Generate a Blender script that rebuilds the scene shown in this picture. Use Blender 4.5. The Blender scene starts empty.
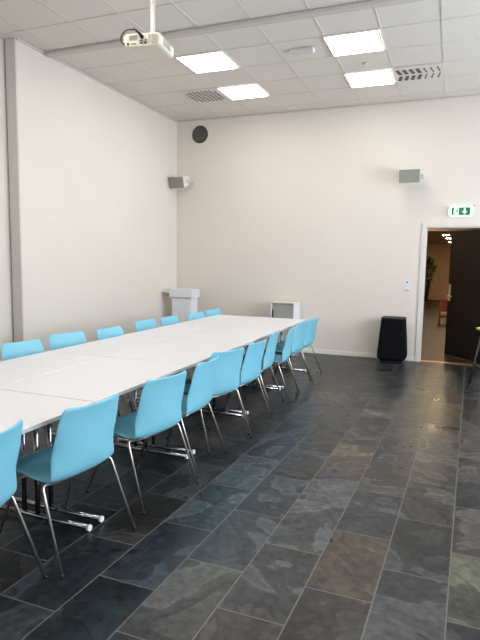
import bpy, bmesh, math, random
from mathutils import Vector, Matrix, noise
random.seed(7)
PI = math.pi
scene = bpy.context.scene
col = scene.collection
H = 3.97          # ceiling height
YB = 8.76         # back wall plane
XL = -4.69        # left wall plane (far part)

# ------------------------------------------------------------------ materials
def lin(c):
    return tuple(((v/255)/12.92 if v/255 <= .04045 else ((v/255+.055)/1.055)**2.4) for v in c)

def mat(name, rgb, rough=.5, metal=0., nscale=0, namt=0., bump=0., bscale=60., spec=.5, coat=0., emit=0., stretch=None):
    m = bpy.data.materials.new(name); m.use_nodes = True
    nt = m.node_tree; b = nt.nodes['Principled BSDF']
    c = lin(rgb)
    b.inputs['Roughness'].default_value = rough
    b.inputs['Metallic'].default_value = metal
    b.inputs['Specular IOR Level'].default_value = spec
    b.inputs['Coat Weight'].default_value = coat
    b.inputs['Base Color'].default_value = (*c, 1)
    tc = nt.nodes.new('ShaderNodeTexCoord')
    src = tc.outputs['Object']
    if stretch:
        mp = nt.nodes.new('ShaderNodeMapping'); mp.inputs['Scale'].default_value = stretch
        nt.links.new(src, mp.inputs['Vector']); src = mp.outputs['Vector']
    n = nt.nodes.new('ShaderNodeTexNoise'); n.inputs['Scale'].default_value = nscale or 8.
    n.inputs['Detail'].default_value = 5
    nt.links.new(src, n.inputs['Vector'])
    r = nt.nodes.new('ShaderNodeValToRGB')
    a = namt or .02
    r.color_ramp.elements[0].color = (*[v*(1-a) for v in c], 1); r.color_ramp.elements[0].position = .3
    r.color_ramp.elements[1].color = (*[min(1, v*(1+a)) for v in c], 1); r.color_ramp.elements[1].position = .7
    nt.links.new(n.outputs['Fac'], r.inputs['Fac']); nt.links.new(r.outputs['Color'], b.inputs['Base Color'])
    if bump:
        n2 = nt.nodes.new('ShaderNodeTexNoise'); n2.inputs['Scale'].default_value = bscale
        nt.links.new(src, n2.inputs['Vector'])
        bp = nt.nodes.new('ShaderNodeBump'); bp.inputs['Strength'].default_value = bump; bp.inputs['Distance'].default_value = .002
        nt.links.new(n2.outputs['Fac'], bp.inputs['Height']); nt.links.new(bp.outputs['Normal'], b.inputs['Normal'])
    if emit:
        b.inputs['Emission Color'].default_value = (*c, 1); b.inputs['Emission Strength'].default_value = emit
    return m

M = dict(
    wall=mat('wall paint', (220, 212, 202), .6, bump=.15, bscale=90, nscale=1.2, namt=.015),
    post=mat('grey post paint', (208, 202, 197), .6),
    groove=mat('groove grey', (120, 117, 114), .8),
    ceil=mat('mineral ceiling tile', (224, 218, 210), .85, bump=.3, bscale=160, nscale=160, namt=.03),
    bars=mat('ceiling grid bar', (214, 208, 200), .7),
    rail=mat('rail grey', (198, 192, 186), .5),
    white=mat('white paint', (228, 224, 216), .4),
    frame=mat('door frame paint', (216, 210, 202), .45),
    handle=mat('warm steel', (214, 200, 176), .35, .8),
    white2=mat('cool white lacquer', (226, 226, 230), .35),
    table=mat('white laminate', (224, 223, 225), .28, nscale=3, namt=.01),
    edge=mat('laminate edge', (186, 186, 188), .4),
    shell=mat('light blue plastic', (118, 186, 206), .42, bump=.12, bscale=400, nscale=30, namt=.02),
    chrome=mat('chrome', (165, 165, 170), .1, 1.),
    steel=mat('satin steel', (196, 188, 178), .32, 1.),
    dark=mat('dark plastic', (28, 28, 30), .5),
    darksteel=mat('dark steel', (62, 62, 66), .45, .6),
    fabric=mat('black speaker fabric', (12, 12, 15), .9, spec=.15, bump=.6, bscale=500),
    spk=mat('grey speaker cloth', (142, 141, 134), .8, bump=.4, bscale=600),
    spkbody=mat('speaker body white', (214, 210, 202), .45),
    ventdark=mat('dark vent cloth', (66, 66, 66), .8, bump=.6, bscale=300, nscale=220, namt=.35),
    slot=mat('vent slot dark', (96, 92, 88), .8),
    cabgrey=mat('grey tambour', (164, 164, 160), .5, bump=.5, bscale=140, stretch=(1, .05, .05)),
    door=mat('dark brown door veneer', (22, 19, 20), .6, spec=.25, nscale=6, namt=.2, stretch=(12, 12, .6)),
    brass=mat('brass strip', (196, 160, 112), .35, .9),
    lobbywall=mat('warm lobby wall', (205, 176, 150), .8, nscale=1.5, namt=.05),
    lobbyceil=mat('lobby ceiling', (150, 130, 112), .8),
    beam=mat('pale beam', (236, 214, 200), .7),
    leaf=mat('leaf green', (42, 66, 30), .5, nscale=9, namt=.3),
    planter=mat('black planter', (22, 20, 22), .4),
    wood=mat('red brown wood', (150, 84, 52), .45, nscale=8, namt=.2, stretch=(1, 1, 8)),
    pinkseat=mat('pale seat pad', (214, 180, 170), .8),
    green=mat('pale green seat', (176, 190, 96), .45),
    panel=mat('light diffuser', (255, 250, 244), .5, emit=11.),
    spot=mat('lobby lamp glass', (255, 226, 180), .5, emit=150.),
    signwhite=mat('sign white', (225, 250, 240), .5, emit=.55),
    signgreen=mat('sign green', (0, 112, 56), .5, emit=.2),
    foam=mat('cable black', (20, 20, 20), .6),
    proj=mat('projector shell', (224, 218, 202), .4),
    port=mat('projector port dark', (70, 66, 60), .6),
    portgrey=mat('projector grille', (172, 166, 150), .6),
)

def slate():
    m = bpy.data.materials.new('slate tile'); m.use_nodes = True
    nt = m.node_tree; N = nt.nodes; L = nt.links; b = N['Principled BSDF']
    at = N.new('ShaderNodeAttribute'); at.attribute_name = 'tile'
    rn = N.new('ShaderNodeAttribute'); rn.attribute_name = 'shift'
    tc = N.new('ShaderNodeTexCoord')
    off = N.new('ShaderNodeVectorMath'); off.operation = 'MULTIPLY_ADD'
    off.inputs[1].default_value = (40, 40, 40)
    L.new(rn.outputs['Color'], off.inputs[0]); L.new(tc.outputs['Object'], off.inputs[2])
    # cleft layers: big warped patches
    n1 = N.new('ShaderNodeTexNoise'); n1.inputs['Scale'].default_value = 1.9; n1.inputs['Detail'].default_value = 7
    n1.inputs['Roughness'].default_value = .5; n1.inputs['Distortion'].default_value = .7
    L.new(off.outputs[0], n1.inputs['Vector'])
    r1 = N.new('ShaderNodeValToRGB'); r1.color_ramp.interpolation = 'LINEAR'
    e = r1.color_ramp.elements; e[0].position = .28; e[0].color = (.5, .5, .51, 1); e[1].position = .76; e[1].color = (1.9, 1.86, 1.8, 1)
    for p_, v_ in ((.425, .95), (.437, .62), (.5, .82), (.545, .9), (.556, 1.6), (.62, 1.15)): e.new(p_).color = (v_, v_, v_*.99, 1)
    L.new(n1.outputs['Fac'], r1.inputs['Fac'])
    n2 = N.new('ShaderNodeTexNoise'); n2.inputs['Scale'].default_value = 24; n2.inputs['Detail'].default_value = 8
    L.new(off.outputs[0], n2.inputs['Vector'])
    r2 = N.new('ShaderNodeValToRGB'); e = r2.color_ramp.elements
    e[0].position = .32; e[0].color = (.58, .58, .58, 1); e[1].position = .7; e[1].color = (1.5, 1.5, 1.5, 1)
    L.new(n2.outputs['Fac'], r2.inputs['Fac'])
    m1 = N.new('ShaderNodeVectorMath'); m1.operation = 'MULTIPLY'
    m2 = N.new('ShaderNodeVectorMath'); m2.operation = 'MULTIPLY'
    L.new(at.outputs['Color'], m1.inputs[0]); L.new(r1.outputs['Color'], m1.inputs[1])
    L.new(m1.outputs[0], m2.inputs[0]); L.new(r2.outputs['Color'], m2.inputs[1])
    L.new(m2.outputs[0], b.inputs['Base Color'])
    mr = N.new('ShaderNodeMapRange'); mr.inputs['From Min'].default_value = .3; mr.inputs['From Max'].default_value = .7
    mr.inputs['To Min'].default_value = .26; mr.inputs['To Max'].default_value = .42
    L.new(n1.outputs['Fac'], mr.inputs['Value']); L.new(mr.outputs['Result'], b.inputs['Roughness'])
    ms = N.new('ShaderNodeMapRange'); ms.inputs['From Min'].default_value = .5; ms.inputs['From Max'].default_value = 1.8
    ms.inputs['To Min'].default_value = .2; ms.inputs['To Max'].default_value = .5
    L.new(r1.outputs['Color'], ms.inputs['Value']); L.new(ms.outputs['Result'], b.inputs['Specular IOR Level'])
    ad = N.new('ShaderNodeMath'); ad.operation = 'MULTIPLY_ADD'; ad.inputs[1].default_value = .6
    L.new(n2.outputs['Fac'], ad.inputs[0]); L.new(r1.outputs['Color'], ad.inputs[2])
    bp = N.new('ShaderNodeBump'); bp.inputs['Strength'].default_value = .22; bp.inputs['Distance'].default_value = .005
    L.new(ad.outputs[0], bp.inputs['Height']); L.new(bp.outputs['Normal'], b.inputs['Normal'])
    return m
M['slate'] = slate()
M['grout'] = mat('grout', (106, 103, 99), .8, nscale=40, namt=.1)

# ------------------------------------------------------------------ helpers
def box(bm, x0, x1, y0, y1, z0, z1, bev=0., seg=2, mi=0, M4=None):
    r = bmesh.ops.create_cube(bm, size=1)
    vs = r['verts']
    for v in vs:
        v.co = Vector(((x0+x1)/2+v.co.x*(x1-x0), (y0+y1)/2+v.co.y*(y1-y0), (z0+z1)/2+v.co.z*(z1-z0)))
    fs = set(f for v in vs for f in v.link_faces)
    if bev:
        es = list(set(e for v in vs for e in v.link_edges))
        rr = bmesh.ops.bevel(bm, geom=es, offset=bev, segments=seg, affect='EDGES', profile=.5)
        fs |= set(rr['faces']); vs = list(set(v for f in fs if f.is_valid for v in f.verts))
    for f in fs:
        if f.is_valid: f.material_index = mi
    if M4 is not None:
        for v in vs: v.co = M4 @ v.co
    return vs

def tube(bm, pts, r, n=10, r2=None, caps=True):
    pts = [Vector(p) for p in pts]
    rings = []
    up = None
    for i, p in enumerate(pts):
        t = (pts[min(i+1, len(pts)-1)]-pts[max(i-1, 0)]).normalized()
        if up is None:
            up = t.orthogonal().normalized()
        up = (up - t*up.dot(t)).normalized()
        s = t.cross(up)
        rr = r if r2 is None else r+(r2-r)*i/(len(pts)-1)
        rings.append([bm.verts.new(p+(up*math.cos(a*2*PI/n)+s*math.sin(a*2*PI/n))*rr) for a in range(n)])
    for a, b in zip(rings, rings[1:]):
        for i in range(n):
            f = bm.faces.new((a[i], a[(i+1) % n], b[(i+1) % n], b[i])); f.smooth = True
    if caps:
        bm.faces.new(rings[0][::-1]); bm.faces.new(rings[-1])

def lathe(bm, prof, n=24, c=(0, 0, 0)):
    rings = []
    for r, z in prof:
        rings.append([bm.verts.new((c[0]+r*math.cos(a*2*PI/n), c[1]+r*math.sin(a*2*PI/n), c[2]+z)) for a in range(n)])
    for a, b in zip(rings, rings[1:]):
        for i in range(n):
            f = bm.faces.new((a[i], a[(i+1) % n], b[(i+1) % n], b[i])); f.smooth = True
    bm.faces.new(rings[0][::-1]); bm.faces.new(rings[-1])

def prism(bm, pts, fn, d0, d1, mi=0):
    """pts 2D outline; fn(u, v, d) -> 3D"""
    a = [bm.verts.new(fn(u, v, d0)) for u, v in pts]; b = [bm.verts.new(fn(u, v, d1)) for u, v in pts]
    fs = [bm.faces.new(a[::-1]), bm.faces.new(b)]
    for i in range(len(pts)):
        j = (i+1) % len(pts); fs.append(bm.faces.new((a[i], a[j], b[j], b[i])))
    for f in fs: f.material_index = mi

def fillet(pts, rad, n=5):
    pts = [Vector(p) for p in pts]; out = [pts[0]]
    for i in range(1, len(pts)-1):
        a, p, b = pts[i-1], pts[i], pts[i+1]
        r = min(rad, (a-p).length*.45, (b-p).length*.45)
        p0 = p+(a-p).normalized()*r; p1 = p+(b-p).normalized()*r
        for k in range(n+1):
            t = k/n; out.append(p0*(1-t)**2+p*2*t*(1-t)+p1*t*t)
    out.append(pts[-1]); return out

def obj(name, bm, mats, parent=None, recalc=True, loc=None):
    if recalc: bmesh.ops.recalc_face_normals(bm, faces=bm.faces[:])
    me = bpy.data.meshes.new(name); bm.to_mesh(me); bm.free()
    for m in (mats if isinstance(mats, list) else [mats]): me.materials.append(m)
    o = bpy.data.objects.new(name, me); col.objects.link(o)
    if loc: o.location = loc
    if parent: o.parent = parent
    return o

def nb(): return bmesh.new()

def thing(name, label, cat, loc=(0, 0, 0), rz=0., group=None):
    o = bpy.data.objects.new(name, None); col.objects.link(o)
    o.empty_display_size = .1
    o.location = loc; o.rotation_euler = (0, 0, rz)
    o['label'] = label; o['category'] = cat
    if group: o['group'] = group
    return o

def tag(o, label, cat, group=None):
    o['label'] = label; o['category'] = cat
    if group: o['group'] = group
    return o

def struct(name, bm, mats, label=None, cat=None):
    o = obj(name, bm, mats); o['kind'] = 'structure'
    if label: o['label'] = label
    if cat: o['category'] = cat
    return o

def dup(root, loc, rz=None, label=None, group=None):
    r = root.copy(); col.objects.link(r); r.location = loc
    if rz is not None: r.rotation_euler = (0, 0, rz)
    if label: r['label'] = label
    if group: r['group'] = group
    for ch in list(root.children):
        c = ch.copy(); col.objects.link(c); c.parent = r
        for g in list(ch.children):
            d = g.copy(); col.objects.link(d); d.parent = c
    return r

# ------------------------------------------------------------------ floor
X0, X1, Y0 = -4.95, 3.4, -3.2
def build_floor():
    bm = nb()
    lc = bm.loops.layers.float_color.new('tile'); ls = bm.loops.layers.float_color.new('shift')
    special = [((-.46, 2.53), (112, 98, 82)), ((-.74, 4.1), (108, 94, 80)), ((-1.21, 5.95), (104, 92, 80)), ((-.66, 1.97), (96, 88, 80)),
               ((-.58, 5.45), (112, 106, 94)), ((-.06, 6.11), (102, 92, 78)), ((-.94, 2.09), (98, 94, 88)), ((.14, 2.61), (102, 102, 84)),
               ((-.65, 4.73), (64, 64, 66)), ((-1.41, 2.44), (56, 62, 70)), ((-1.65, 1.85), (54, 60, 68)), ((-.02, 2.72), (64, 66, 68)),
               ((-.09, 3.26), (66, 66, 66)), ((-1.47, 2.95), (78, 86, 90)), ((-1.23, 3.82), (72, 80, 86)), ((-.47, 3.2), (76, 80, 86)),
               ((-.64, 2.9), (92, 94, 96)), ((-.76, 2.32), (84, 84, 84)), ((-.98, 2.7), (78, 80, 84)), ((-.78, 3.6), (84, 86, 88)),
               ((.2, 3.2), (74, 70, 68)), ((.2, 2.0), (58, 54, 54)), ((-1.4, 4.3), (62, 68, 76))]
    base = [(72, 75, 79), (66, 70, 75), (78, 81, 84), (70, 71, 73), (64, 66, 69), (80, 82, 85), (75, 74, 73), (80, 78, 75), (68, 72, 77)]
    rng = random.Random(3)
    P = .3125; g = .0036; x00 = .06
    k0 = int(math.floor((X0-x00)/P))-2; k1 = int(math.ceil((X1-x00)/P))+2
    for k in range(k0, k1):
        xa = x00+k*P; xb = xa+P
        ph = 2.64 if (k+1) % 2 == 0 else 2.34
        j = int(math.floor((Y0-ph)/.6))
        ys = []
        while ph+j*.6 < YB+.6:
            ys.append(ph+j*.6); j += 1
        segs = []
        for a, b in zip(ys, ys[1:]):
            if a < 5.34 < b: segs += [(a, 5.34), (5.34, b)]
            else: segs.append((a, b))
        for a, b in segs:
            if b-a < .05: continue
            a2, b2 = max(a, Y0)+(.003 if a == 5.34 else 0), min(b, YB+.12)-(.003 if b == 5.34 else 0); x2, x3 = xa, xb
            if b2-a2 < .02 or x3-x2 < .02: continue
            c = lin(rng.choice(base)); kk = rng.uniform(.74, 1.16)*.36; c = [v*kk for v in c]
            if rng.random() < .06: c = [v*.4 for v in lin((92, 88, 82))]
            for (sx, sy), sc in special:
                if xa <= sx-.033*(sy-2.3) < xb and a <= sy < b: c = [(v*.7+lin((74, 76, 78))[i_]*.25)*.48 for i_, v in enumerate(lin(sc))]
            zz = 0.
            q = [(px+.033*(py-2.3), py) for px, py in ((x2+g, a2+g), (x3-g, a2+g), (x3-g, b2-g), (x2+g, b2-g))]   # the joints run a little askew to the walls
            q = [(min(max(px, X0), X1), py) for px, py in q]
            if q[1][0]-q[0][0] < .02 or q[2][0]-q[3][0] < .02: continue
            vs = [bm.verts.new((px, py, zz)) for px, py in q]
            f = bm.faces.new(vs); sh = (rng.random(), rng.random(), rng.random(), 1)
            for l in f.loops: l[lc] = (*c, 1); l[ls] = sh
    for f in bm.faces: f.material_index = 0
    r = box(bm, X0, X1, Y0, YB+.12, -.06, -.0015, mi=1)
    return struct('floor', bm, [M['slate'], M['grout']])
build_floor()

# ------------------------------------------------------------------ walls
bm = nb()
box(bm, XL-.3, XL, 4.95, YB, 0, H+.06)
box(bm, XL-.3, -4.86, Y0, 4.95, 0, H+.06)
struct('wall_left', bm, M['wall'])
bm = nb()
box(bm, XL-.3, -.40, YB, YB+.14, 0, H+.06)
box(bm, -.40, .53, YB, YB+.14, 2.09, H+.06)
box(bm, .53, X1+.2, YB, YB+.14, 0, H+.06)
struct('wall_back', bm, M['wall'])
# right wall with three large window openings
wins = [(.6, 2.6), (3.2, 5.2), (5.8, 7.8)]
WZ0, WZ1 = .95, 3.3
bm = nb()
ys = [Y0] + [v for w in wins for v in w] + [YB]
for i in range(0, len(ys), 2): box(bm, X1, X1+.2, ys[i], ys[i+1], 0, H+.06)
for a, b in wins:
    box(bm, X1, X1+.2, a, b, 0, WZ0); box(bm, X1, X1+.2, a, b, WZ1, H+.06)
struct('wall_right', bm, M['wall'])
# front wall (behind the camera) with a wide window
bm = nb(); box(bm, XL-.3, X1+.2, Y0-.2, Y0, 0, H+.06); struct('wall_front', bm, M['wall'])
def glassmat():
    m = bpy.data.materials.new('window glass'); m.use_nodes = True
    nt = m.node_tree; nt.nodes.clear()
    o = nt.nodes.new('ShaderNodeOutputMaterial'); t = nt.nodes.new('ShaderNodeBsdfTransparent'); gl = nt.nodes.new('ShaderNodeBsdfGlossy')
    gl.inputs['Roughness'].default_value = .02; mx = nt.nodes.new('ShaderNodeMixShader'); mx.inputs[0].default_value = .06
    nt.links.new(t.outputs[0], mx.inputs[1]); nt.links.new(gl.outputs[0], mx.inputs[2]); nt.links.new(mx.outputs[0], o.inputs[0])
    return m
M['glass'] = glassmat()
k = 0
for a, b in wins:
    k += 1
    e = thing('window_%d' % k, 'white framed window in the right wall', 'window', (X1+.1, (a+b)/2, WZ0)); e['kind'] = 'structure'
    h = (b-a)/2; hh = WZ1-WZ0; bm = nb()
    box(bm, -.03, .03, -h, -h+.06, 0, hh); box(bm, -.03, .03, h-.06, h, 0, hh); box(bm, -.03, .03, -.03, .03, .06, hh-.06)
    box(bm, -.03, .03, -h+.06, h-.06, 0, .06); box(bm, -.03, .03, -h+.06, h-.06, hh-.06, hh)
    obj('window_frame', bm, M['white'], e)
    bm = nb(); box(bm, -.004, .004, -h+.06, h-.06, .06, hh-.06); obj('pane', bm, M['glass'], e)
# post at the wall step, grooves
bm = nb(); box(bm, -4.86, XL-.002, 4.93, 4.949, 0, H-.002); box(bm, -4.842, -4.832, 4.926, 4.93, 0, H-.002, mi=1)
struct('trim_1', bm, [M['post'], M['groove']])
bm = nb(); box(bm, -.662, -.658, YB-.0015, YB-.0002, .08, 3.9)
struct('trim_2', bm, M['bars'])
bm = nb(); box(bm, XL+.012, -.462, YB-.013, YB-.0005, .001, .075, .002, 1); struct('baseboard_back', bm, M['white'])
bm = nb(); box(bm, XL+.0005, XL+.013, 4.95, YB-.0005, .001, .075, .002, 1); struct('baseboard_left', bm, M['white'])

# ------------------------------------------------------------------ ceiling
GX, GY, GP = -.23, 7.24, .605
bm = nb()
box(bm, XL-.3, X1+.2, Y0-.2, YB+.14, H+.002, H+.06)
xs = [GX+.6*i for i in range(-9, 8)]; xs = [x for x in xs if XL-.2 < x < X1]
ysl = [GY+GP*i for i in range(-18, 4)]; ysl = [y for y in ysl if Y0 < y < YB]
for x in xs: box(bm, x-.008, x+.008, Y0, YB, H-.003, H+.003, mi=1)
for y in ysl: box(bm, XL-.15, X1, y-.009, y+.009, H-.0035, H+.003, mi=1)
struct('ceiling', bm, [M['ceil'], M['bars']])
# wall angle trim + partition rail
bm = nb()
box(bm, XL, XL+.022, 4.95, YB, H-.02, H-.004); box(bm, XL+.022, X1, YB-.022, YB, H-.02, H-.004)
struct('trim_3', bm, M['bars'])
bm = nb()
box(bm, XL+.001, X1-.001, 5.37, 5.47, H-.035, H-.004, .003, 1)
box(bm, XL+.001, X1-.001, 5.405, 5.435, H-.0365, H-.034, mi=1)
struct('trim_4', bm, [M['rail'], M['post']])

# ------------------------------------------------------------------ ceiling lights
def ceiling_light(cx, cy, label):
    t = thing('ceiling_light', label, 'light', (cx, cy, H-.012), 0, 'square ceiling light panels')
    bm = nb(); s = .297
    for a in ((-s, s, -s, -s+.016), (-s, s, s-.016, s), (-s, -s+.016, -s+.016, s-.016), (s-.016, s, -s+.016, s-.016)):
        box(bm, a[0], a[1], a[2], a[3], -.004, .007)
    obj('light_frame', bm, M['white'], t)
    bm = nb(); box(bm, -s+.0165, s-.0165, -s+.0165, s-.0165, -.001, .006)
    obj('diffuser', bm, M['panel'], t)
    return t
LX = (GX-2.73, GX-.92, GX+.9, GX+2.7)
ya, yb = GY-GP*1.5-.02, GY+GP*.5
lab = {(0, 0): 'bright square ceiling light nearest the projector', (0, 1): 'bright square ceiling light beside the dotted air vent, near the corner',
       (1, 0): 'large bright square ceiling light at right, nearer the rail', (1, 1): 'bright square ceiling light beside the slotted air vent'}
L0 = None
for i, x in enumerate(LX):
    for j, y in enumerate((ya, yb, ya-GP*4-.001, ya-GP*8, ya-GP*12)):
        if i >= 2 and j < 2: continue
        lb = lab.get((i, j), 'square ceiling light behind the viewer')
        if L0 is None: L0 = ceiling_light(x, y, lb)
        else: dup(L0, (x, y, H-.012), None, lb)

# ------------------------------------------------------------------ ceiling vents
def vent(cx, cy, label, kind):
    t = thing('air_vent', label, 'vent', (cx, cy, H-.006), 0, 'square air vents in the ceiling')
    bm = nb(); box(bm, -.297, .297, -.297, .297, -.006, 0, .002, 1); obj('face_plate', bm, M['ceil'], t)
    def slot(w, l, x, y, a):
        bm = nb(); box(bm, -w, w, -l, l, -.0095, -.0062)
        o = obj('slot', bm, M['slot'], t); o.location = (x, y, 0); o.rotation_euler = (0, 0, a)
    if kind == 0:
        for r in range(8):
            for c in range(8):
                if (r-3.5)**2+(c-3.5)**2 > 19: continue
                slot(.021, .014, -.22+.063*c, -.22+.063*r, .5 if (r+c) % 2 else -.3)
    else:
        for r in range(2):
            for c in range(7):
                for q in range(3):
                    slot(.022 if c < 4 else .008, .028, -.24+.08*c+.012*(q-1)*(-1)**r, -.12+.24*r+.057*(q-1), .2-.2*q)
vent(GX-3.335, GY+GP*.5, 'square ceiling air vent with dotted slots, near the left corner', 0)
vent(GX-.3, GY+GP*.5, 'square ceiling air vent with two rows of curved slots, at right', 1)

# ceiling sensors
t = thing('motion_sensor', 'small grey box with a white end fixed to the ceiling between lights', 'sensor', (-1.74, 6.29, H-.001))
bm = nb(); box(bm, -.13, .11, -.045, .045, -.05, -.002, .008, 2); obj('housing', bm, M['post'], t)
bm = nb(); box(bm, .112, .135, -.045, .045, -.05, -.002, .006, 2); obj('end_cap', bm, M['white2'], t)
bm = nb(); lathe(bm, [(.03, 0), (.03, -.012), (.018, -.022), (.004, -.024)][::-1], 16)
tag(obj('smoke_detector', bm, M['rail'], None, loc=(-1.13, 6.97, H-.004)), 'tiny round detector on the ceiling between the two right lights', 'detector')

# ------------------------------------------------------------------ projector
def projector():
    t = thing('projector', 'white ceiling projector on a pole with ports and a black cable', 'projector', (-2.67, 4.42, 3.45), math.radians(8))
    # local: rear (ports) face toward -y
    bm = nb()
    prism(bm, [(-.175, -.02), (-.17, -.045), (-.145, -.055), (.145, -.055), (.17, -.045), (.175, -.02), (.175, .035), (.155, .055), (-.155, .055), (-.175, .035)],
          lambda u, v, d: Vector((u, d, v)), -.13, .21)
    b = obj('body', bm, M['proj'], t); md = b.modifiers.new('bev', 'BEVEL'); md.width = .008; md.segments = 2
    for (x0, x1, z0, z1) in ((-.02, .01, -.035, -.02), (.02, .05, -.035, -.02), (-.02, .01, -.012, -.002), (.03, .05, -.012, -.002), (-.14, -.12, -.04, -.02), (-.10, -.05, -.034, -.028)):
        bm = nb(); box(bm, x0, x1, -.1345, -.129, z0, z1); obj('port', bm, M['port'], t)
    bm = nb()
    for z in range(7): box(bm, .095, .15, -.134, -.129, -.038+.012*z, -.033+.012*z)
    for z in range(5): box(bm, -.12, -.045, -.134, -.129, .002+.009*z, .006+.009*z)
    box(bm, .062, .085, -.1335, -.129, -.03, .04)
    obj('rear_grille', bm, M['portgrey'], t)
    bm = nb()
    for i in range(6): box(bm, .173, .1785, -.06+.03*i, -.045+.03*i, -.03, .03)
    obj('side_grille', bm, M['portgrey'], t)
    bm = nb()
    tube(bm, [(.05, .0, .056), (.05, 0, .1), (.05, 0, H-.003-3.45)], .022, 14)
    lathe(bm, [(.05, .056), (.05, .066), (.02, .08)], 20, (.05, 0, 0))
    obj('pole', bm, M['spkbody'], t)
    bm = nb(); lathe(bm, [(.018, 0), (.016, .02), (.01, .035)], 14)
    bmesh.ops.rotate(bm, verts=bm.verts[:], cent=(0, 0, 0), matrix=Matrix.Rotation(PI/2, 3, 'X'))
    bmesh.ops.translate(bm, verts=bm.verts[:], vec=(.005, -.134, .022))
    pts = []
    for k in range(15):
        s = k/14; a = PI*(.1+1.0*s)
        pts.append((-.085+.10*math.cos(a), -.175+.04*abs(s-.5), .0+.075*math.sin(a)))
    pts = [(.005, -.17, .022)] + pts + [(-.155, -.142, -.035)]
    tube(bm, pts, .0055, 8)
    tube(bm, [(.005, -.168, .022), (-.03, -.18, .06), (-.06, -.17, .08)], .009, 8)
    obj('cable', bm, M['foam'], t)
projector()

# ------------------------------------------------------------------ wall speakers, vents, signs on the back wall
def wall_speaker(cx, cz, rz, tilt, label):
    t = thing('wall_speaker', label, 'speaker', (cx, YB, cz), 0, 'small grey wall speakers')
    T = Matrix.Translation((0, -.25, 0)) @ Matrix.Rotation(rz, 4, 'Z') @ Matrix.Rotation(tilt, 4, 'X')
    w, h = .15, .1
    bm = nb()
    pf = [(-.09, -h+.012), (-.082, -h), (.075, -.06), (.1, -.02), (.1, .05), (.08, h-.02), (-.082, h), (-.09, h-.012)]
    prism(bm, pf, lambda u, v, d: T @ Vector((d, u, v)), -w, w)
    obj('cabinet', bm, M['spkbody'], t)
    bm = nb(); box(bm, -w+.004, w-.004, -.1, -.0905, -h+.006, h-.006, .003, 1, M4=T); obj('grille', bm, M['spk'], t)
    bm = nb()
    tube(bm, [(.165, -.002, .0), (.165, -.08, .0), T @ Vector((.165, .02, 0))], .012, 8)
    tube(bm, [T @ Vector((.17, .02, 0)), T @ Vector((w-.002, .02, 0))], .022, 12)
    box(bm, .135, .195, -.012, -.0005, -.045, .045, .003, 1)
    obj('bracket', bm, M['spkbody'], t)
    bm = nb(); tube(bm, [T @ Vector((.171, .02, 0)), T @ Vector((.176, .02, 0))], .012, 10); obj('knob', bm, M['port'], t)
wall_speaker(-.655, 2.83, math.radians(0), math.radians(14), 'grey wall speaker high on the back wall above the door side')
wall_speaker(-4.515, 2.88, math.radians(-6), math.radians(16), 'grey wall speaker high up beside the left corner')

t = thing('round_wall_vent', 'round dark grey vent on the back wall near the ceiling', 'vent', (-4.235, YB, 3.715))
bm = nb(); lathe(bm, [(.15, 0), (.15, .012), (.138, .018)], 40); bmesh.ops.rotate(bm, verts=bm.verts[:], cent=(0, 0, 0), matrix=Matrix.Rotation(PI/2, 3, 'X'))
bmesh.ops.translate(bm, verts=bm.verts[:], vec=(0, -.0005, 0))
obj('rim', bm, M['ventdark'], t)
bm = nb()
for r in (.02, .05, .08, .11):
    n = 36
    for i in range(n):
        a0, a1 = 2*PI*i/n, 2*PI*(i+1)/n
        for ra in (r,):
            q = [(ra*math.cos(a0), ra*math.sin(a0)), ((ra+.012)*math.cos(a0), (ra+.012)*math.sin(a0)), ((ra+.012)*math.cos(a1), (ra+.012)*math.sin(a1)), (ra*math.cos(a1), ra*math.sin(a1))]
            bm.faces.new([bm.verts.new((x, -.0215, z)) for x, z in q])
bmesh.ops.remove_doubles(bm, verts=bm.verts[:], dist=1e-5)
o = obj('grille_rings', bm, M['slot'], t); md = o.modifiers.new('s', 'SOLIDIFY'); md.thickness = .003; md.offset = -1

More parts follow.
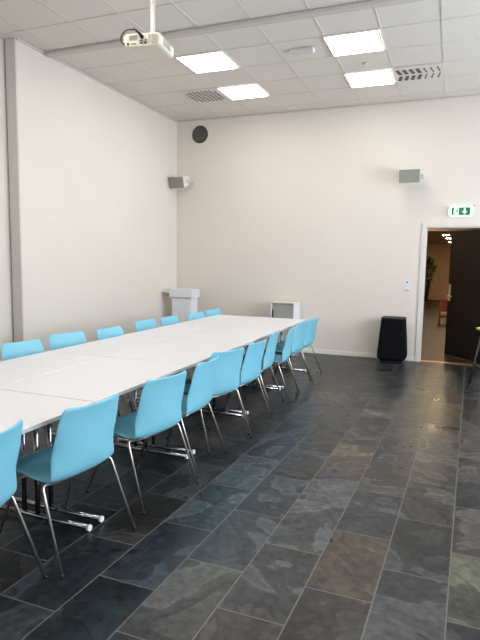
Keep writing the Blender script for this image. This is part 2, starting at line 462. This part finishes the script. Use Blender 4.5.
# exit sign
def exit_sign():
    t = thing('exit_sign', 'lit green and white exit sign with running figure and down arrow above door', 'sign', (.08, YB-.0005, 2.31))
    W, R = .175, .078
    def rr(w, h, r, n=6):
        out = []
        for cx, cy, a0 in ((w-r, h-r, 0), (-w+r, h-r, 90), (-w+r, -h+r, 180), (w-r, -h+r, 270)):
            for k in range(n+1):
                a = math.radians(a0+90*k/n); out.append((cx+r*math.cos(a), cy+r*math.sin(a)))
        return out
    F = lambda u, v, d: Vector((u, -d, v))
    bm = nb(); prism(bm, rr(.17, .075, .05), F, 0, .045); obj('light_box', bm, M['signwhite'], t)
    bm = nb(); prism(bm, rr(.128, .056, .003, 1), F, .045, .047); obj('green_panel', bm, M['signgreen'], t)
    bm = nb(); F2 = lambda u, v, d: F(u, v, d)
    prism(bm, [(-.098, -.052), (-.03, -.052), (-.03, .052), (-.098, .052)], F, .047, .0478)
    prism(bm, [(.038, .042), (.062, .042), (.062, .0), (.088, .0), (.05, -.042), (.012, 0), (.038, 0)], F, .047, .0478)
    obj('doorway_and_arrow', bm, M['signwhite'], t)
    bm = nb()
    lathe_pts = [(-.052+.009*math.cos(a*PI/5), .034+.009*math.sin(a*PI/5)) for a in range(10)]
    prism(bm, lathe_pts, F, .0478, .0486)
    prism(bm, [(-.062, .022), (-.048, .022), (-.046, -.004), (-.062, -.004)], F, .0478, .0486)
    prism(bm, [(-.062, .02), (-.078, .006), (-.074, 0), (-.060, .012)], F, .0478, .0486)
    prism(bm, [(-.049, .02), (-.034, .004), (-.038, -.002), (-.05, .01)], F, .0478, .0486)
    prism(bm, [(-.055, -.003), (-.046, -.003), (-.034, -.016), (-.034, -.04), (-.042, -.04), (-.042, -.02), (-.055, -.01)], F, .0478, .0486)
    prism(bm, [(-.062, -.003), (-.053, -.003), (-.058, -.026), (-.084, -.04), (-.084, -.032), (-.065, -.022)], F, .0478, .0486)
    obj('running_figure', bm, M['signgreen'], t)
exit_sign()
bm = nb(); tube(bm, [(0, 0, 0), (0, -.012, 0)], .01, 10)
tag(obj('wall_hook', bm, M['groove'], loc=(.262, YB-.0005, 2.395)), 'tiny dark wall fixing just right of the exit sign', 'hook')

def switch(cz, label, dark):
    t = thing('light_switch', label, 'switch', (-.634, YB-.0005, cz), 0, 'wall plates left of the door')
    bm = nb(); box(bm, -.042, .042, -.009, 0, -.04, .04, .003, 2); obj('wall_plate', bm, M['white2'], t)
    bm = nb()
    if dark: box(bm, -.014, .014, -.013, -.0085, -.014, .014, .002, 1)
    else: box(bm, -.03, .03, -.013, -.0085, -.002, .03, .002, 1)
    obj('dial' if dark else 'rocker', bm, M['groove'] if dark else M['white'], t)
    if not dark:
        bm = nb(); box(bm, -.034, .034, -.0105, -.0085, -.032, -.018, .001, 1); obj('socket_slot', bm, M['groove'], t)
switch(1.235, 'upper white wall plate with small dark dial left of the door', True)
switch(1.135, 'lower white wall plate with a rocker and dark slot left of the door', False)

# ------------------------------------------------------------------ door
bm = nb()
x0, x1, zt = -.46, .59, 2.15
box(bm, x0, -.395, YB-.016, YB, 0, zt, .003, 1); box(bm, .525, x1, YB-.016, YB, 0, zt, .003, 1); box(bm, -.395, .525, YB-.016, YB, 2.085, zt, .003, 1)
box(bm, -.4, -.378, YB, YB+.14, 0, 2.09); box(bm, .508, .53, YB, YB+.14, 0, 2.09); box(bm, -.378, .508, YB, YB+.14, 2.07, 2.09)
struct('trim_5', bm, M['frame'])
bm = nb(); box(bm, -.378, .508, YB-.01, YB+.11, .0005, .009, .003, 1); struct('trim_6', bm, M['brass'])
ang = math.radians(126)
d1 = thing('door_1', 'dark brown door standing open into the lobby', 'door', (.505, YB+.14, 0)); d1['kind'] = 'structure'
d1.rotation_euler = (0, 0, math.radians(-52))
bm = nb(); box(bm, -.885, 0, .003, .045, .012, 2.065, .002, 1); leaf = obj('leaf', bm, M['door'], d1)
bm = nb()
box(bm, -.865, -.817, -.008, .003, .92, 1.2, .003, 2)
tube(bm, fillet([(-.841, -.003, 1.0), (-.841, -.055, 1.0), (-.72, -.057, 1.0)], .02), .012, 10)
tube(bm, fillet([(-.841, .045, 1.0), (-.841, .095, 1.0), (-.72, .097, 1.0)], .02), .009, 10)
box(bm, -.887, -.884, .012, .036, .92, 1.1)
obj('door_handle', bm, M['handle'], leaf)
bm = nb()
for z in (.25, 1.8): tube(bm, [(.004, 0, z), (.004, 0, z+.09)], .008, 10)
obj('hinge', bm, M['steel'], d1)

# ------------------------------------------------------------------ lobby beyond the door
LY0, LY1, LXa, LXb, LH = YB+.14, 24.3, -2.2, 2.6, 2.36
def lobby_floor_mat():
    m = mat('lobby floor tile', (104, 84, 66), .45, spec=.25, nscale=5, namt=.15)
    nt = m.node_tree; b = nt.nodes['Principled BSDF']
    bt = nt.nodes.new('ShaderNodeTexBrick'); bt.inputs['Scale'].default_value = 1; bt.inputs['Brick Width'].default_value = .6; bt.inputs['Row Height'].default_value = .3
    bt.inputs['Mortar Size'].default_value = .006
    bt.inputs['Color1'].default_value = (*lin((58, 45, 35)), 1); bt.inputs['Color2'].default_value = (*lin((48, 38, 30)), 1); bt.inputs['Mortar'].default_value = (*lin((76, 64, 52)), 1)
    tc = nt.nodes.new('ShaderNodeTexCoord'); mp = nt.nodes.new('ShaderNodeMapping'); mp.inputs['Rotation'].default_value = (0, 0, PI/2)
    nt.links.new(tc.outputs['Object'], mp.inputs['Vector']); nt.links.new(mp.outputs['Vector'], bt.inputs['Vector']); nt.links.new(bt.outputs['Color'], b.inputs['Base Color'])
    return m
bm = nb(); box(bm, LXa, LXb, LY0-.02, LY1, -.06, -.001); struct('floor_lobby', bm, lobby_floor_mat())
bm = nb(); box(bm, LXa, LXb, LY0, LY1, LH, LH+.06); struct('ceiling_lobby', bm, M['lobbyceil'])
bm = nb(); box(bm, LXa-.1, LXb+.1, LY1-.002, LY1+.1, -.06, LH+.06); struct('wall_lobby_back', bm, M['lobbywall'])
bm = nb(); box(bm, LXa-.1, LXa+.002, LY0, LY1, -.06, LH+.06); struct('wall_lobby_left', bm, M['lobbywall'])
bm = nb(); box(bm, LXb-.002, LXb+.1, LY0, LY1, -.06, LH+.06); struct('wall_lobby_right', bm, M['lobbywall'])
bm = nb(); box(bm, LXa, LXb, 10.05, 10.2, 2.10, LH); struct('trim_7', bm, M['beam'])
sp = None
for i, (x, y) in enumerate(((-.2, 16.3), (-.14, 18.5), (-.08, 21.5), (1.2, 14.5), (-.28, 12.5), (1.3, 12.3), (-.25, 10.9), (-.9, 9.4), (-1.2, 17.5), (1.2, 17.5), (-1.2, 21.5), (1.2, 21.5))):  # hidden lamps are added; those behind the beam cast the warm floor streak
    lb = ('nearest', 'middle', 'farthest')[i]+' of the three round ceiling lamps seen in the lobby' if i < 3 else 'added round lobby ceiling lamp out of view'
    if sp is None:
        sp = thing('ceiling_lamp', lb, 'lamp', (x, y, LH), 0, 'round lobby ceiling lamps')
        bm = nb(); lathe(bm, [(.1, -.02), (.11, -.012), (.11, -.001)], 24); obj('ring', bm, M['white'], sp)
        bm = nb(); lathe(bm, [(.085, -.026), (.085, -.0205)], 24); obj('lamp_glass', bm, M['spot'], sp)
    else: dup(sp, (x, y, LH), None, lb)

def plant():
    t = thing('potted_plant', 'dark bushy plant in a tall black planter seen through the doorway', 'plant', (-1.02, 23.2, 0))
    bm = nb(); lathe(bm, [(.16, .0), (.165, .01), (.27, .88), (.25, .885), (.24, .84), (.02, .84)], 28); obj('planter', bm, M['planter'], t)
    bm = nb(); rg = random.Random(11)
    for i in range(9):
        a = rg.uniform(0, 2*PI); r = rg.uniform(.03, .15)
        tube(bm, [(0, 0, .83), (r*.6*math.cos(a), r*.6*math.sin(a), 1.2), (r*math.cos(a)*1.3, r*math.sin(a)*1.3, rg.uniform(1.4, 1.65))], .012, 6, .005)
    obj('stems', bm, M['wood'], t)
    bm = nb()
    for i in range(260):
        z = rg.uniform(.9, 1.8); R = .3*math.sin(PI*min(1, (z-.78)/1.1))**.6+.05
        a = rg.uniform(0, 2*PI); r = R*math.sqrt(rg.random())
        L = rg.uniform(.1, .2); w = L*.25
        T = Matrix.Translation((r*math.cos(a), r*math.sin(a), z)) @ Matrix.Rotation(a, 4, 'Z') @ Matrix.Rotation(rg.uniform(-1.0, .7), 4, 'Y') @ Matrix.Rotation(rg.uniform(-1, 1), 4, 'X')
        v = [bm.verts.new(T @ Vector(p)) for p in ((0, 0, 0), (L*.35, w, .01), (L*.75, w*.6, .0), (L, 0, -.02), (L*.75, -w*.6, .0), (L*.35, -w, .01), (L*.5, 0, -.012))]
        for q in ((0, 1, 6), (1, 2, 6), (2, 3, 6), (3, 4, 6), (4, 5, 6), (5, 0, 6)): bm.faces.new([v[j] for j in q])
    obj('leaves', bm, M['leaf'], t)
plant()
t = thing('wooden_armchair', 'red-brown wooden chair with pale seat pad far in the lobby', 'chair', (.02, 14.6, 0))
bm = nb(); box(bm, -.22, .25, -.2, .25, .24, .30, .01, 2); obj('seat_pad', bm, M['pinkseat'], t)
for s in (-.25, .28):
    bm = nb(); box(bm, s-.02, s+.02, -.24, .27, 0, .05, .004, 1); box(bm, s-.02, s+.02, -.24, -.17, .05, .48, .004, 1); box(bm, s-.02, s+.02, .2, .27, .05, .48, .004, 1)
    box(bm, s-.02, s+.02, -.24, .27, .48, .53, .004, 1); box(bm, s-.015, s+.015, -.17, .2, .18, .3); obj('arm_frame', bm, M['wood'], t)
bm = nb(); box(bm, -.228, .258, .2, .245, .3, .62, .01, 2); box(bm, -.228, .258, -.2, .2, .18, .235); obj('backrest', bm, M['wood'], t)

# ------------------------------------------------------------------ tables
def table(x0, x1, y0, y1, near, label):
    cx, cy = (x0+x1)/2, (y0+y1)/2; w, l = (x1-x0)/2-.003, (y1-y0)/2-.0032
    t = thing('folding_table', label, 'table', (cx, cy, 0), 0, 'white tables joined into one long conference table')
    bm = nb(); box(bm, -w, w, -l, l, .706, .73, .002, 1)
    o = obj('tabletop', bm, [M['table'], M['edge']], t)
    for p in o.data.polygons:
        if abs(p.normal.z) < .3: p.material_index = 1
    bm = nb()
    for s in (-1, 1): box(bm, s*(w-.10)-.014, s*(w-.10)+.014, -l+.08, l-.08, .672, .704)
    obj('under_rail', bm, M['darksteel'], t)
    for s, yy in ((-1, -l+.03), (1, l-.075)):
        fx0, fx1 = (-.30, w-.0) if near else (-w+.1, w-.0)
        lx = (-.075, .022) if near else (.11, .20)
        if not near: fx0, fx1 = -w+.08, w-.02
        bm = nb()
        for q in lx: tube(bm, [(q, yy, .045), (q, yy, .67)], .0145, 12)
        box(bm, -w+.12, w-.12, yy-.02, yy+.02, .66, .704, .003, 1)
        obj('leg', bm, M['chrome'], t)
        bm = nb(); tube(bm, [(fx0, yy, .026), (fx1, yy, .026)], .016, 12)
        ft = obj('foot_bar', bm, M['chrome'], t)
        for e, sg in ((fx0, -1), (fx1, 1)):
            bm = nb(); tube(bm, [(e+sg*.0005, yy, .026), (e+sg*.018, yy, .026)], .018, 12); obj('end_cap', bm, M['white2'], ft)
    return t
JY = [1.24+1.2*i for i in range(6)]
XS = -2.575
words = ['nearest the viewer at the left edge', 'second from the viewer', 'in the middle of the row', 'second from the far end', 'at the far end']
for i in range(5):
    table(XS, -1.82, JY[i], JY[i+1], True, 'white table of the right-hand row, ' + words[i])
    table(-3.19, XS, JY[i], JY[i+1], False, 'white table of the left-hand row, ' + words[i])

# ------------------------------------------------------------------ chairs
def chair_proto():
    t = thing('shell_chair', 'x', 'chair', (0, 0, 0), 0, 'light blue shell chairs around the table')
    # local: +x is the back of the chair, -x its front
    prof = [(-.268, .422, .150), (-.262, .438, .185), (-.235, .447, .206), (-.16, .443, .222), (-.08, .433, .229), (0, .422, .231), (.07, .415, .231), (.12, .416, .230),
            (.150, .428, .229), (.170, .455, .228), (.181, .50, .226), (.188, .56, .223), (.195, .62, .220), (.203, .68, .217), (.213, .735, .213), (.224, .772, .207), (.231, .793, .197), (.234, .803, .176)]
    n = 15
    bm = nb(); grid = []
    for i, (px, pz, w) in enumerate(prof):
        a = Vector(prof[max(i-1, 0)][:2]); b = Vector(prof[min(i+1, len(prof)-1)][:2])
        tg = (b-a).normalized(); nx, nz = -tg.y, tg.x     # normal toward sitter
        if i == 0: nx, nz = 0, 1
        s = i/(len(prof)-1)
        lift = .012+.04*math.exp(-((pz-.55)/.11)**2)*(1 if px > .05 else max(0, (px+.2)/.25)) if px > -.2 else .006
        if px > .15: lift = max(lift, .030)
        if i >= len(prof)-3: lift *= .9
        row = []
        for j in range(n):
            u = -1+2*j/(n-1); k = abs(u)**2.6
            row.append(bm.verts.new((px+nx*lift*k, u*w, pz+nz*lift*k)))
        grid.append(row)
    for a, b in zip(grid, grid[1:]):
        for j in range(n-1):
            f = bm.faces.new((a[j], a[j+1], b[j+1], b[j])); f.smooth = True
    o = obj('seat_shell', bm, M['shell'], t)
    md = o.modifiers.new('s', 'SOLIDIFY'); md.thickness = .009; md.offset = 0
    md = o.modifiers.new('b', 'SUBSURF'); md.levels = 1; md.render_levels = 1
    R = .0075
    def leg(top, bend, foot):
        bm = nb(); tube(bm, fillet([top, bend, foot], .03), R, 10)
        l = obj('leg', bm, M['steel'], t)
        d = (Vector(foot)-Vector(bend)).normalized()
        bm = nb(); tube(bm, [Vector(foot)-d*.012, Vector(foot)+d*.001], .0098, 10); obj('foot_cap', bm, M['dark'], l)
    for s in (-1, 1):
        leg((.085, s*.125, .398), (.098, s*.240, .422), (.252, s*.268, .0105))
        leg((-.11, s*.125, .398), (-.125, s*.195, .402), (-.262, s*.245, .0105))
    bm = nb()
    for s in (-1, 1): tube(bm, [(.085, s*.124, .398), (-.11, s*.124, .398)], R, 8)
    tube(bm, [(.085, -.125, .398), (.085, .125, .398)], R, 8); tube(bm, [(-.11, -.125, .398), (-.11, .125, .398)], R, 8)
    obj('under_frame', bm, M['steel'], t)
    return t
CH = chair_proto()
# near row (their backs face us): x, y, rotation in degrees, label
near = [(-1.935, 1.61, 8, 'light blue chair cut off by the left edge, nearest the viewer'),
        (-1.868, 2.237, -6.8, 'large light blue chair second from the viewer, beside the tabletop seam'),
        (-1.831, 2.96, -10.9, 'light blue chair third from the viewer on the near side of the table'),
        (-1.832, 3.529, 1.2, 'light blue chair fourth from the viewer on the near side'),
        (-1.852, 4.056, -18.1, 'light blue chair fifth from the viewer, turned so its whole back shows'),
        (-1.807, 4.571, -3.8, 'light blue chair sixth from the viewer on the near side'),
        (-1.866, 5.232, 5.6, 'light blue chair fourth from the far end of the near side'),
        (-1.818, 5.71, 6.6, 'light blue chair third from the far end of the near side'),
        (-1.846, 6.345, -4.4, 'light blue chair second from the far end of the near side'),
        (-1.841, 6.862, -2.2, 'light blue chair at the far right end of the table')]
far = [(-3.20, 3.53, -8, 'light blue chair behind the table, cut off by the left edge'),
       (-3.23, 4.12, -14, 'light blue chair behind the table, just right of the grey wall post'),
       (-3.10, 4.68, -3, 'light blue chair third from the left behind the table'),
       (-3.16, 5.48, -3, 'light blue chair fourth from the left behind the table, left of the lectern'),
       (-3.12, 6.00, -1, 'light blue chair in front of the white lectern, behind the table'),
       (-3.06, 6.64, -5, 'light blue chair second from the far end behind the table'),
       (-3.06, 7.19, -9, 'light blue chair at the far end behind the table')]
first = True
for lst, base in ((near, 0), (far, 180)):
    for x, y, r, lb in lst:
        if first:
            CH.location = (x, y, 0); CH.rotation_euler = (0, 0, math.radians(r)); CH['label'] = lb; first = False
        else: dup(CH, (x, y, 0), math.radians(base+r), lb)

# ------------------------------------------------------------------ lectern
t = thing('lectern', 'white lectern standing in the left corner of the room', 'lectern', (-4.27, 8.15, 0))
bm = nb(); box(bm, -.19, .17, .02, .28, .0005, .885, .006, 2); obj('column', bm, M['white2'], t)
bm = nb(); box(bm, -.235, .20, 0, .30, .886, 1.025, .006, 2); obj('top_box', bm, M['white2'], t)
bm = nb(); box(bm, -.19, .17, .008, .02, .872, .886); obj('shadow_gap_rail', bm, M['cabgrey'], t)
bm = nb(); box(bm, -.385, -.236, .02, .26, .965, .98, .003, 1); obj('side_shelf', bm, M['white'], t)
bm = nb(); tube(bm, fillet([(-.238, .03, .93), (-.275, .03, .93), (-.285, .03, .9)], .01), .007, 8); obj('hook', bm, M['slot'], t)

# ------------------------------------------------------------------ low cabinet
t = thing('tambour_cabinet', 'low grey fronted cabinet with white sides against the back wall', 'cabinet', (-2.53, 8.535, 0))
bm = nb()
for s in (-1, 1): box(bm, s*.19-.009, s*.19+.009, -.19, .19, .0005, .845, .002, 1)
box(bm, -.181, .181, .172, .19, .05, .845); box(bm, -.181, .181, -.18, .172, .05, .068)
obj('carcass', bm, M['white2'], t)
bm = nb(); box(bm, -.2, .2, -.2, .192, .846, .866, .003, 1); obj('top_panel', bm, M['spkbody'], t)
bm = nb(); box(bm, -.181, .181, -.172, -.158, .069, .844)
d = obj('shutter_door', bm, M['cabgrey'], t)
bm = nb(); box(bm, -.172, -.155, -.192, -.1725, .60, .74, .004, 2); obj('door_handle', bm, M['dark'], d)

# ------------------------------------------------------------------ black floor speaker
t = thing('floor_speaker', 'tall black tapered floor speaker standing against the wall left of the doorway', 'speaker', (-.785, 8.50, 0))
def loft(bm, secs, n=8, r=.05):
    rings = []
    for z, hx, hy in secs:
        ring = []
        rr = min(r, hx*.5, hy*.5)
        for cx, cy, a0 in ((hx-rr, hy-rr, 0), (-hx+rr, hy-rr, 90), (-hx+rr, -hy+rr, 180), (hx-rr, -hy+rr, 270)):
            for k in range(n):
                a = math.radians(a0+90*k/(n-1)); ring.append(bm.verts.new((cx+rr*math.cos(a), cy+rr*math.sin(a), z)))
        rings.append(ring)
    for a, b in zip(rings, rings[1:]):
        for i in range(len(a)):
            j = (i+1) % len(a); f = bm.faces.new((a[i], a[j], b[j], b[i]))
    bm.faces.new(rings[0][::-1]); bm.faces.new(rings[-1])
bm = nb(); loft(bm, [(.045, .165, .15), (.085, .21, .19), (.12, .215, .19), (.40, .197, .175), (.685, .175, .158)]); obj('cloth_body', bm, M['fabric'], t)
bm = nb(); loft(bm, [(.686, .176, .159), (.70, .175, .158), (.704, .168, .15)]); obj('top_plate', bm, M['foam'], t)
bm = nb(); loft(bm, [(.0005, .16, .14), (.044, .165, .15)]); obj('plinth', bm, M['dark'], t)

# ------------------------------------------------------------------ stool at the right edge
t = thing('bar_stool', 'pale green seated stool with thin black legs, cut off by the right edge', 'stool', (.545, 7.2, 0))
bm = nb(); lathe(bm, [(.02, .715), (.16, .718), (.215, .73), (.225, .748), (.21, .752), (.15, .742), (.01, .738)], 32); obj('seat', bm, M['green'], t)
for fx, fy in ((-.29, -.19), (-.25, .17), (.27, .19), (.27, -.19)):
    bm = nb(); tube(bm, [(fx*.55, fy*.55, .714), (fx, fy, .008)], .008, 8); obj('leg', bm, M['foam'], t)
bm = nb(); q = [(-.232, -.152, .31), (-.20, .136, .31), (.216, .152, .31), (.216, -.152, .31)]
for a, b in zip(q, q[1:]+q[:1]): tube(bm, [a, b], .006, 8)
obj('footrest', bm, M['dark'], t)

# ------------------------------------------------------------------ daylight
w = bpy.data.worlds.new('sky'); scene.world = w; w.use_nodes = True
bg = w.node_tree.nodes['Background']; bg.inputs['Color'].default_value = (.80, .89, 1., 1); bg.inputs['Strength'].default_value = 12.
def portal(loc, rot, sx, sy):
    l = bpy.data.lights.new('daylight_portal', 'AREA'); l.shape = 'RECTANGLE'; l.size = sx; l.size_y = sy; l.cycles.is_portal = True
    o = bpy.data.objects.new('daylight_portal', l); col.objects.link(o); o.location = loc; o.rotation_euler = rot
for a, b in wins: portal((X1+.22, (a+b)/2, (WZ0+WZ1)/2), (0, PI/2, 0), WZ1-WZ0, b-a)

# ------------------------------------------------------------------ camera
cam = bpy.data.cameras.new('camera'); co = bpy.data.objects.new('camera', cam); col.objects.link(co)
cam.sensor_width = 36; cam.lens = 536/640*36; cam.clip_end = 100
R_ = [(0.93044316, 0.05542357, -0.36222058), (0.36607483, -0.09669901, 0.92554769), (0.01627078, -0.99376935, -0.11026211)]
m3 = Matrix([[R_[i][0], -R_[i][1], -R_[i][2]] for i in range(3)])
co.matrix_world = Matrix.Translation((0, 0, 1.53)) @ m3.to_4x4()
scene.camera = co
scene.view_settings.view_transform = 'Standard'; scene.view_settings.look = 'None'
scene.view_settings.gamma = 1; scene.view_settings.use_curve_mapping = False
scene.view_settings.exposure = 0.17
